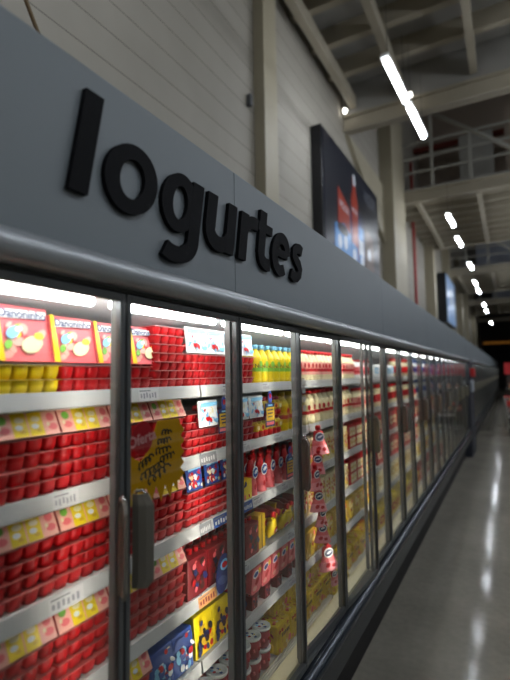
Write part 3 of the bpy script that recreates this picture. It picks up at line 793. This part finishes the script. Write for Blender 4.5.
# white-lidded cups on the deck
def cup():
    o = MB().lathe([(.026, 0), (.030, .004), (.034, .07)], mat('cup_berry', (160, 40, 50), .35), n=16).build('yogurt_cup')
    MB().lathe([(.0365, .068), (.0375, .071), (.0375, .076), (.035, .078), (.033, .076)], WHITE, n=18).build('lid', o)
    f = MB()
    rnd = random.Random(2)
    for k in range(9):
        a, r = rnd.uniform(0, 6.28), rnd.uniform(0, .022); f.ell(.0775+.0002*k, r*math.cos(a), r*math.sin(a), .007, .006, rnd.choice([BLUE, YEL, RED, WHITE, BLUEL]), 8, flat='z')
    for k in range(-2, 3): f.ell(0, 0, .035, .001, .001, WHITE, 6)
    f.build('lid_print', o)
    g = MB()
    for k in range(8):
        a = k*PI/4; g.lathe([(.006, 0), (.004, .01)], PINK if k % 2 else RED, (.0315*math.cos(a), .0315*math.sin(a), .03), 6)
    g.build('berry_print', o)
    return o
CUP = Kind(cup(), 'yogurt cup')
for r in range(2):
    for l in range(2):
        for i in range(6):
            CUP.put(XS-.04-.08*r, 1.30+.08*i, DECK+l*.08, f'white-lidded berry yogurt cup, {["lower","upper"][l]} layer, {["front","back"][r]} row, {ORD[i+1]} along the deck', 'white-lidded cups on the deck')
# yellow bricks on the deck
def brick(bg, ink, w=.118, d=.1, h=.112, seed=2):
    o = MB().box(-d, 0, -w/2, w/2, 0, h, bg, .008).build('yogurt_brick')
    f = MB(); rnd = random.Random(seed); cs = [YELD, RED, YEL, YELD, CREAM, YELD, YEL, PINK]
    fruit_art(f, w*.9, h*.9, rnd, cs, 30, .0006, h*.05)
    f.prism([(-w*.36, h*.6), (w*.36, h*.62), (w*.36, h*.78), (-w*.36, h*.76)], .008, .0095, YEL)
    for k in range(5): f.prism([(-w*.32+w*.13*k, h*.62), (-w*.24+w*.13*k, h*.62), (-w*.24+w*.13*k, h*.75), (-w*.32+w*.13*k, h*.75)], .0095, .0102, ink)
    for k in range(22):
        f.ell(h+.0006+.0002*k, rnd.uniform(-d*.85, -d*.1), rnd.uniform(-w*.42, w*.42), rnd.uniform(.004, .012), rnd.uniform(.004, .012), rnd.choice(cs), 9, flat='z')
    vs0 = len(f.v); fruit_art(f, d*.85, h*.5, rnd, cs, 14, 0, h*.4)
    f.v[vs0:] = [(y-d/2, -w/2-.0006-x, z) for x, y, z in f.v[vs0:]]
    f.build('print', o)
    MB().box(-d*.8, -d*.2, -w/2-.008, -w/2+.002, h*.08, h*.36, bg, .004).build('folded_end', o)
    return o
YB = Kind(brick(YEL, BROWN), 'yogurt pack'); GB = Kind(brick(YELD, CREAM, .114, .1, .13, 5), 'yogurt pack')
for i in range(12): YB.put(XS-.01, 1.845+.131*i, DECK, f'yellow wrapped yogurt brick, {ORD[i+1]} along the deck from the cups', 'yellow bricks of the deck', rz=random.uniform(-.03, .03))
for i in range(4): YB.put(XS-.05, 1.9+.14*i, DECK+.117, f'yellow wrapped yogurt brick lying on top, {ORD[i+1]} from the cups', 'yellow bricks of the upper layer', rz=random.uniform(-.05, .05))
for i in range(3): YB.put(XS+.034, 2.42+.085*i, DECK, f'small yellow pack fallen in front of the bricks, {ORD[i+1]} of three', 'fallen yellow packs', sc=.42, rz=.12*i)
for i in range(10): GB.put(XS-.008, 2.16+.125*i, Z[4], f'golden wrapped pack, {ORD[i+1]} along the fifth shelf', 'golden packs of the fifth shelf', rz=random.uniform(-.03, .03))
# third and fourth shelf, fourth and fifth doors
CCR = Kind(carton(CREAM, [RED, YELD, PINK, CREAM, RED, YEL], .075, .05, .15, 12, n=18), 'yogurt carton')
def multi():
    o = MB().box(-.09, 0, -.07, .07, 0, .15, RED, .006).build('red_multipack')
    f = MB()
    for i in range(2):
        for j in range(2):
            f.box(.0002, .0022, -.055+.06*i, -.005+.06*i, .015+.065*j, .065+.065*j, CREAM); f.ell(.003, -.03+.06*i, .04+.065*j, .016, .008, YELD, 8)
    f.build('window_print', o)
    return o
MU = Kind(multi(), 'yogurt pack')
for i in range(9): CCR.put(XS-.012, 2.12+.08*i, Z[2], f'cream carton with red print, {ORD[i+1]} along the third shelf', 'cream cartons of the third shelf', rz=random.uniform(-.04, .04))
for i in range(4): MU.put(XS-.012, 2.90+.145*i, Z[2], f'red multipack with cream windows, {ORD[i+1]} along the third shelf', 'red multipacks of the third shelf')
for i in range(9): CCR.put(XS-.012, 2.10+.082*i, Z[3], f'cream carton with red print, {ORD[i+1]} along the fourth shelf', 'cream cartons of the fourth shelf', sc=.95)
for i in range(4): MU.put(XS-.012, 2.90+.145*i, Z[3], f'red multipack with cream windows, {ORD[i+1]} along the fourth shelf', 'red multipacks of the fourth shelf')

# goods of the further doors: plain shapes of one mesh each
def simple_box(name, m, m2, w, d, h, b=.006):
    mb = MB().box(-d, 0, -w/2, w/2, 0, h, m, b); mb.box(.0003, .0015, -w*.4, w*.4, h*.3, h*.75, m2); mb.ell(.003, 0, h*.5, w*.2, h*.12, m, 10)
    return mb.build(name)
def simple_bottle(name, m, m2, c, r, h):
    mb = MB().lathe([(r*.9, 0), (r, .005), (r, h*.62), (r*.5, h*.82)], m, (-r, 0, 0), 10); mb.lathe([(r*.52, h*.82), (r*.5, h)], c, (-r, 0, 0), 8); mb.lathe([(r*1.03, h*.2), (r*1.03, h*.55)], m2, (-r, 0, 0), 10, cap=False)
    return mb.build(name)
FB = [(Kind(simple_box('yogurt_carton', RED, CREAM, .13, .1, .15), 'yogurt pack'), .14, 'red carton with cream panel'),
      (Kind(simple_box('yogurt_carton', BLUE, WHITE, .13, .1, .14), 'yogurt pack'), .14, 'blue carton with white panel'),
      (Kind(simple_box('yogurt_carton', YEL, RED, .13, .1, .12), 'yogurt pack'), .14, 'yellow carton with red panel'),
      (Kind(simple_box('yogurt_tub', WHITE, BLUEL, .12, .1, .1, .02), 'yogurt tub'), .135, 'white tub with blue panel'),
      (Kind(simple_box('yogurt_carton', CREAM, YELD, .13, .1, .15), 'yogurt pack'), .14, 'cream carton with gold panel'),
      (Kind(simple_bottle('yogurt_bottle', WHITE, BLUE, BLUE, .04, .17), 'yogurt bottle'), .1, 'white bottle with blue label'),
      (Kind(simple_bottle('yogurt_bottle', CREAM, RED, RED, .036, .165), 'yogurt bottle'), .09, 'cream bottle with red cap')]
rnd = random.Random(21)
pattern = {0: [3, 6, 5, 1, 1, 5, 3], 1: [6, 6, 5, 1, 3, 5, 1], 2: [0, 0, 0, 3, 1, 4, 0], 3: [0, 0, 4, 3, 3, 4, 3], 4: [4, 4, 2, 3, 3, 4, 3], 5: [2, 2, 0, 0, 4, 3, 3]}
for si in range(6):
    y = 3.5
    b = 0
    while y < YEND-.15:
        seg = .8+.25*((b*7+si*3) % 3)
        k, w, d = FB[pattern[si][b % 7]]
        if y > 5.5: w *= 1.45
        y1 = min(y+seg, YEND-.1); n = max(1, int((y1-y)/w))
        for i in range(n):
            sn = SHN[si]+' shelf' if si < 5 else 'bottom deck'
            k.put(XS-.012, y+w*(i+.5), Z[si], f'{d}, {ORD[i+1]} in group {["one","two","three","four","five","six","seven","eight","nine","ten"][b]} beyond the ajar door, {sn}', f'goods of the further doors', rz=rnd.uniform(-.05, .05))
        y += n*w+.02; b += 1

# ------------------------------------------------------------------ hanging strips, tags, offer sign
# clip strip with pink pouches
def hang_pouch():
    mb = MB(); n = 12; prof = [(0, .046, .020), (.03, .045, .018), (.35, .034, .014), (.55, .026, .010), (.8, .024, .008), (.92, .018, .006)]
    vs = []; h = .105
    for (t, k, d) in prof:
        for q_ in range(n):
            a = 2*PI*q_/n; vs.append((math.cos(a)*d, math.sin(a)*k, t*h))
    fs = [(r*n+q_, r*n+(q_+1) % n, (r+1)*n+(q_+1) % n, (r+1)*n+q_) for r in range(len(prof)-1) for q_ in range(n)]
    mb.add(vs, fs[:2*n]+[tuple(range(n-1, -1, -1))], PINKP, True); mb.add(vs, fs[2*n:3*n], PINK, True); mb.add(vs, fs[3*n:]+[tuple(range(5*n, 6*n))], RED, True)
    o = mb.build('hanging_pouch')
    MB().lathe([(.006, h*.9), (.006, h*.96), (.011, h*.96), (.011, h*1.1), (.008, h*1.12)], RED, n=10).build('cap', o)
    l = MB(); l.ell(.012, 0, h*.68, .022, .019, WHITE, 14, .2); l.ell(.0128, 0, h*.68, .018, .014, BLUED, 14, .2); l.ell(.0134, .001, h*.69, .013, .004, WHITE, 10, .3)
    l.ell(.0185, -.012, h*.24, .012, .009, RED, 10, .5); l.ell(.0185, .014, h*.2, .01, .008, RED, 10); l.build('badge', o)
    return o
PINKP = mat('pink_foot', (246, 150, 156), .3)
HK = Kind(hang_pouch(), 'yogurt pouch')
top = at(312, 424, -.835); bot = at(337, 600, -.795)
HS = MB().tube([top+Vector((-.022, 0, .03)), bot+Vector((-.022, 0, 0))], .003, CLEAR, 6).build('clip_strip'); tag(HS, 'clear hanging strip that carries the pink pouches behind the fourth door', 'hanging strip')
for i, (u, v, rz_, ro, sc_) in enumerate(((319, 454, -.7, .05, .95), (316, 473, -1.1, -.1, .75), (316, 489, -.3, .1, .8), (318, 511, -.8, .0, .8), (321, 526, -.5, -.05, .7), (322, 542, -1.0, .0, .75), (329, 569, -.7, .12, .95), (336, 583, -.6, .3, .6))):
    p = at(u, v, -.842+.022*i/7)
    HK.put(p.x+.003, p.y, p.z, f'pink pouch with blue badge on the hanging strip, {ORD[i+1]} from the top', 'pink pouches on the hanging strip', rz=rz_, roll=ro, sc=sc_*1.25)
a = at(303, 378, -.84); b = at(307, 432, -.84)
mb = MB().box(-.001, .001, -.02, .02, b.z-a.z, .0, CLEAR)
for k in range(4): mb.box(.001, .004, -.016, .016, -.04*k-.03, -.04*k-.006, FOIL)
o = mb.build('plastic_strip', loc=a); tag(o, 'clear plastic strip with silver packets hanging by the fourth door handle', 'hanging strip')
def bottle_tag(u, v, X, sc=1., label=''):
    p = at(u, v, X); r = empty('price_card', p); r.scale = (sc, sc, sc); tag(r, label, 'price card')
    MB().prism([(-.016, 0), (.016, 0), (.017, .032), (.012, .046), (.0, .052), (-.012, .046), (-.017, .032)], -.0008, .0008, BLUE).build('bottle_shape', r)
    f = MB().box(-.0008, .0008, -.043, .043, -.1, .0, BLUED)
    f.box(.0008, .0014, -.036, .036, -.074, -.018, YELD)
    for k in range(3): f.box(.0014, .0018, -.028+.004*k, .026-.003*k, -.032-.014*k, -.026-.014*k, BLUED)
    f.box(.0008, .0014, -.034, .034, -.092, -.08, PINK); f.box(.0008, .0012, -.02, .02, -.013, -.006, BLUEL)
    f.build('card', r)
    MB().ell(.0014, 0, .03, .011, .012, RED, 12).build('emblem', r)
    return r
bottle_tag(270, 403, -.865, .95, 'blue and yellow price card hanging from the top shelf, third door')
bottle_tag(224, 409, -.865, .8, 'blue and yellow price card hanging from the top shelf, second door')
bottle_tag(290, 457, -.865, .9, 'blue and yellow price card hanging under the second shelf, third door')
p = at(223, 573, -.862); r = empty('shelf_wobbler', p); tag(r, 'dark blue oval tag hanging before dark red packs, fourth shelf', 'tag')
MB().ell(.0008, 0, 0, .04, .062, BLUED, 24, -.2, th=.0016).build('card', r)
f = MB(); f.ell(.0014, .008, .026, .024, .018, BLUEL, 14); f.ell(.002, .008, .026, .016, .01, RED, 12); f.ell(.0014, -.004, -.02, .028, .014, mat('tag_slate', (70, 80, 120), .4), 14, -.2); f.build('print', r)
# the star-shaped offer card on the inside of the second door
X = -.752
def q(u, v): p = at(u, v, X); return (p.y, p.z)
outline = [(157, 421), (178, 418)]
for k in range(11): outline += [(181+(3 if k % 2 else -1), 424+k*5.4), ]
outline += [(179, 478), (183, 480), (177, 480), (178, 491), (173, 482), (170, 497), (165, 484), (161, 501), (156, 486), (151, 503), (146, 487), (141, 500), (138, 487), (131, 494), (128, 484), (126, 470), (127, 455), (140, 462), (150, 448), (154, 432)]
r = empty('offer_card', (X, 0, 0)); tag(r, 'yellow star-edged offer card with red disc behind the second glass door', 'offer sign')
MB().prism([q(*o_) for o_ in outline], 0, .0012, BURST).build('card', r)
cy, cz = q(142, 438); ry = abs(q(152, 438)[0]-cy); rz = abs(q(142, 455)[1]-cz)
d = MB().ell(.0026, cy, cz, max(ry, rz*.9), rz, BURSTR, 26, th=.0014)
d.text('Oferta', .034, mat('burst_text', (214, 150, 150), .5), cy-.002, cz-.002, .003, rot=.16, bold=.001); d.build('disc', r)
hw = MB(); rnd = random.Random(5)
def scribble(u0, v0, u1, v1, n, amp):
    pts = []
    for k in range(n*5+1):
        t = k/(n*5); a = k*2*PI/5
        pts.append(q(u0+(u1-u0)*t+amp*.5*math.cos(a)*rnd.uniform(.6, 1.3), v0+(v1-v0)*t+amp*1.15*math.sin(a)*rnd.uniform(.6, 1.2)))
    hw.stroke(pts, .0046, .0012, .0018, INK)
scribble(161, 432, 170, 432, 3, 2.4); scribble(157, 442, 169, 440, 4, 2.8); scribble(155, 452, 169, 448, 4, 3); scribble(159, 460, 173, 454, 4, 2.6)
scribble(138, 468, 152, 456, 4, 3.4); scribble(140, 478, 162, 464, 5, 4.5); scribble(148, 482, 168, 466, 4, 4.5)
hw.build('handwriting', r)
# price tickets in the shelf rails (pieces of the shelves)
shelf_of = {}
for ci, c in enumerate(CASES[:2]):
    for ch in c.children:
        if ch.name.split('.')[0] == 'shelf':
            zz = sum(v.co.z for v in ch.data.vertices)/len(ch.data.vertices)
            i = min(range(5), key=lambda i: abs(SH[i]-.013-zz)); shelf_of[(ci, i)] = ch
bpy.context.view_layer.update()
def ticket(u0, u1, si, kind='w'):
    ya = at(u0, 371+.3*(510-u0)*0+0, XS).y if False else None
    # y from the column of the picture at the height of the rail
    def yof(u):
        lo, hi = 300., 1200.
        for _ in range(40):
            md = (lo+hi)/2; 
            if at(u, md, XS).z > SH[si]-.02: lo = md
            else: hi = md
        return at(u, lo, XS).y
    y0, y1 = yof(u0), yof(u1); z1 = SH[si]-.003; h = .033
    ci = 0 if (y0+y1)/2 < YM else 1
    mb = MB(); c = {'w': TAGW, 'b': BLUE, 'o': mat('tag_orange', (214, 150, 90), .5), 'g': TAGG}[kind]
    def face(a, b, za, zb, off, mt):
        fx = lambda z: XS-.001+(z1+.003-z)/.036*.005+off
        mb.add([(fx(za), a, za), (fx(za), b, za), (fx(zb), b, zb), (fx(zb), a, zb)], [(0, 1, 2, 3)], mt)
    face(y0, y1, z1-h, z1, .0008, c); w = y1-y0
    dk = {'w': mat('tag_print', (140, 138, 144), .6), 'b': WHITE, 'o': REDD, 'g': TAGW}[kind]
    for k in range(6):
        a = y0+w*(.08+.14*k); face(a, a+w*.08, z1-h*(.74+.06*(k % 2)), z1-h*(.42-.05*(k % 3)), .0013, dk)
    face(y0+w*.05, y0+w*.6, z1-h*.22, z1-h*.12, .0013, TAGG)
    o = mb.build('price_ticket'); sh = shelf_of[(ci, si)]
    o.parent = sh; o.location = (0, -ys[ci], 0)
for t in ((52, 78, 1), (48, 83, 2), (20, 44, 3), (138, 158, 0), (222, 230, 0), (199, 216, 1, 'g'), (199, 211, 2, 'g'), (213, 231, 2, 'b'), (198, 216, 3, 'o'), (240, 250, 1), (273, 283, 1),
          (243, 252, 2, 'b'), (253, 263, 2), (281, 288, 2), (243, 249, 3), (287, 294, 3), (288, 297, 4), (262, 270, 0), (310, 318, 0), (345, 352, 1), (322, 330, 2)): ticket(*t)

# ------------------------------------------------------------------ far end of the aisle
ORANGE = mat('orange_band', (214, 140, 50), .5, emit=((214, 140, 50), .14))
o = MB().box(-2.2, 3, 51.85, 51.999, 4.38, 4.56, ORANGE).build('end_sign_band'); tag(o, 'orange band high on the dark end wall', 'sign')
o = MB().box(-2.2, 3, 51.9, 51.999, 2.4, 4.3, mat('end_black', (16, 16, 18), .8)).build('wall_end_header'); tag(o, kind='structure')
# a shopping cart rolled in from the right
def cart():
    RD = mat('cart_red', (190, 40, 36), .4)
    r = empty('shopping_cart', (.12, 14.0, 0)); tag(r, 'grey wire shopping cart with red handle far down the aisle', 'shopping cart')
    b = MB()
    for z, hx, y0, y1 in ((.45, .2, -.3, .4), (.62, .23, -.34, .46), (.78, .25, -.38, .5), (.92, .27, -.42, .54)):
        b.tube([(-hx, y0, z), (hx, y0, z), (hx, y1, z), (-hx, y1, z), (-hx, y0, z)], .008, ALU, 6)
    for k in range(7):
        t = -1+2*k/6
        b.tube([(t*.2, -.3, .45), (t*.27, -.42, .92)], .004, ALU, 6).tube([(t*.2, .4, .45), (t*.27, .54, .92)], .004, ALU, 6)
        for sx in (-1, 1): b.tube([(sx*.2, .05+t*.34, .45), (sx*.27, .06+t*.47, .92)], .004, ALU, 6)
    b.box(-.2, .2, -.3, .4, .445, .455, ALU); b.build('basket', r)
    MB().tube([(-.29, -.5, 1.0), (.29, -.5, 1.0)], .024, RD, 10).build('handle', r)
    MB().box(-.24, .24, -.47, -.41, .75, .9, RD, .01).build('seat_flap', r)
    f = MB()
    for sx in (-1, 1): f.tube([(sx*.29, -.5, 1.0), (sx*.26, -.42, .8), (sx*.22, -.35, .2), (sx*.2, .38, .14)], .014, ALU, 8)
    f.build('frame', r)
    for sx in (-1, 1):
        for y in (-.34, .36):
            w = MB().lathe([(.05, -.012), (.06, -.008), (.06, .008), (.05, .012)], KICK, n=14); w.v = [(z, y_, x) for x, y_, z in w.v]
            w.build('wheel', r, (sx*.21, y, .06))
cart()
# a stand of goods behind the cart, put in place of shoppers
r = empty('display_stand', (.35, 16.2, 0)); tag(r, 'dark display stand with red header, in place of shoppers behind the cart', 'display stand')
MB().box(-.45, .9, -.05, .6, 0, 1.55, mat('stand_brown', (52, 40, 36), .6)).build('body', r)
for z in (.4, .75, 1.1): MB().box(-.5, .9, -.3, -.05, z, z+.03, DARKM).build('shelf', r)
MB().box(-.5, .9, -.08, .6, 1.55, 1.9, mat('header_red', (186, 36, 40), .5)).build('header', r)
for i in range(4):
    for j, z in enumerate((.432, .782, 1.132)):
        k, w, d = FB[(0, 2, 6)[j]]; k.put(-.0+.26*i, 15.92, z, f'{d}, {ORD[i+1]} on the {["lower","middle","upper"][j]} shelf of the display stand', 'goods on the display stand', rz=-PI/2)

# ------------------------------------------------------------------ opposite side of the aisle, seen only in the glass
r0 = None
def gondola():
    r = empty('gondola_shelf')
    MB().box(.28, .34, -.6, .6, 0, 1.9, DARKM).build('back', r); MB().box(-.2, .28, -.6, .6, 0, .16, BASE).build('base', r)
    for z in (.5, .85, 1.2, 1.55): MB().box(-.15, .28, -.6, .6, z, z+.03, SHELF).build('shelf', r)
    return r
GO = Kind(gondola(), 'shelf')
for i in range(10): GO.put(2.3, 2.0+1.22*i, 0, f'grey gondola shelf across the aisle, {ORD[i+1]} along', 'gondola shelves across the aisle')

# ------------------------------------------------------------------ world and output
w = bpy.data.worlds.new('world'); S.world = w; w.use_nodes = True
w.node_tree.nodes['Background'].inputs[0].default_value = (.5, .52, .55, 1); w.node_tree.nodes['Background'].inputs[1].default_value = .05
S.view_settings.view_transform = 'Standard'; S.view_settings.look = 'None'; S.view_settings.gamma = 1; S.view_settings.use_curve_mapping = False
S.view_settings.exposure = 0.0
cy = S.cycles
cy.use_denoising = True; cy.max_bounces = 7; cy.diffuse_bounces = 3; cy.glossy_bounces = 4; cy.transmission_bounces = 4; cy.transparent_max_bounces = 24
cy.caustics_reflective = False; cy.caustics_refractive = False; cy.sample_clamp_indirect = 4
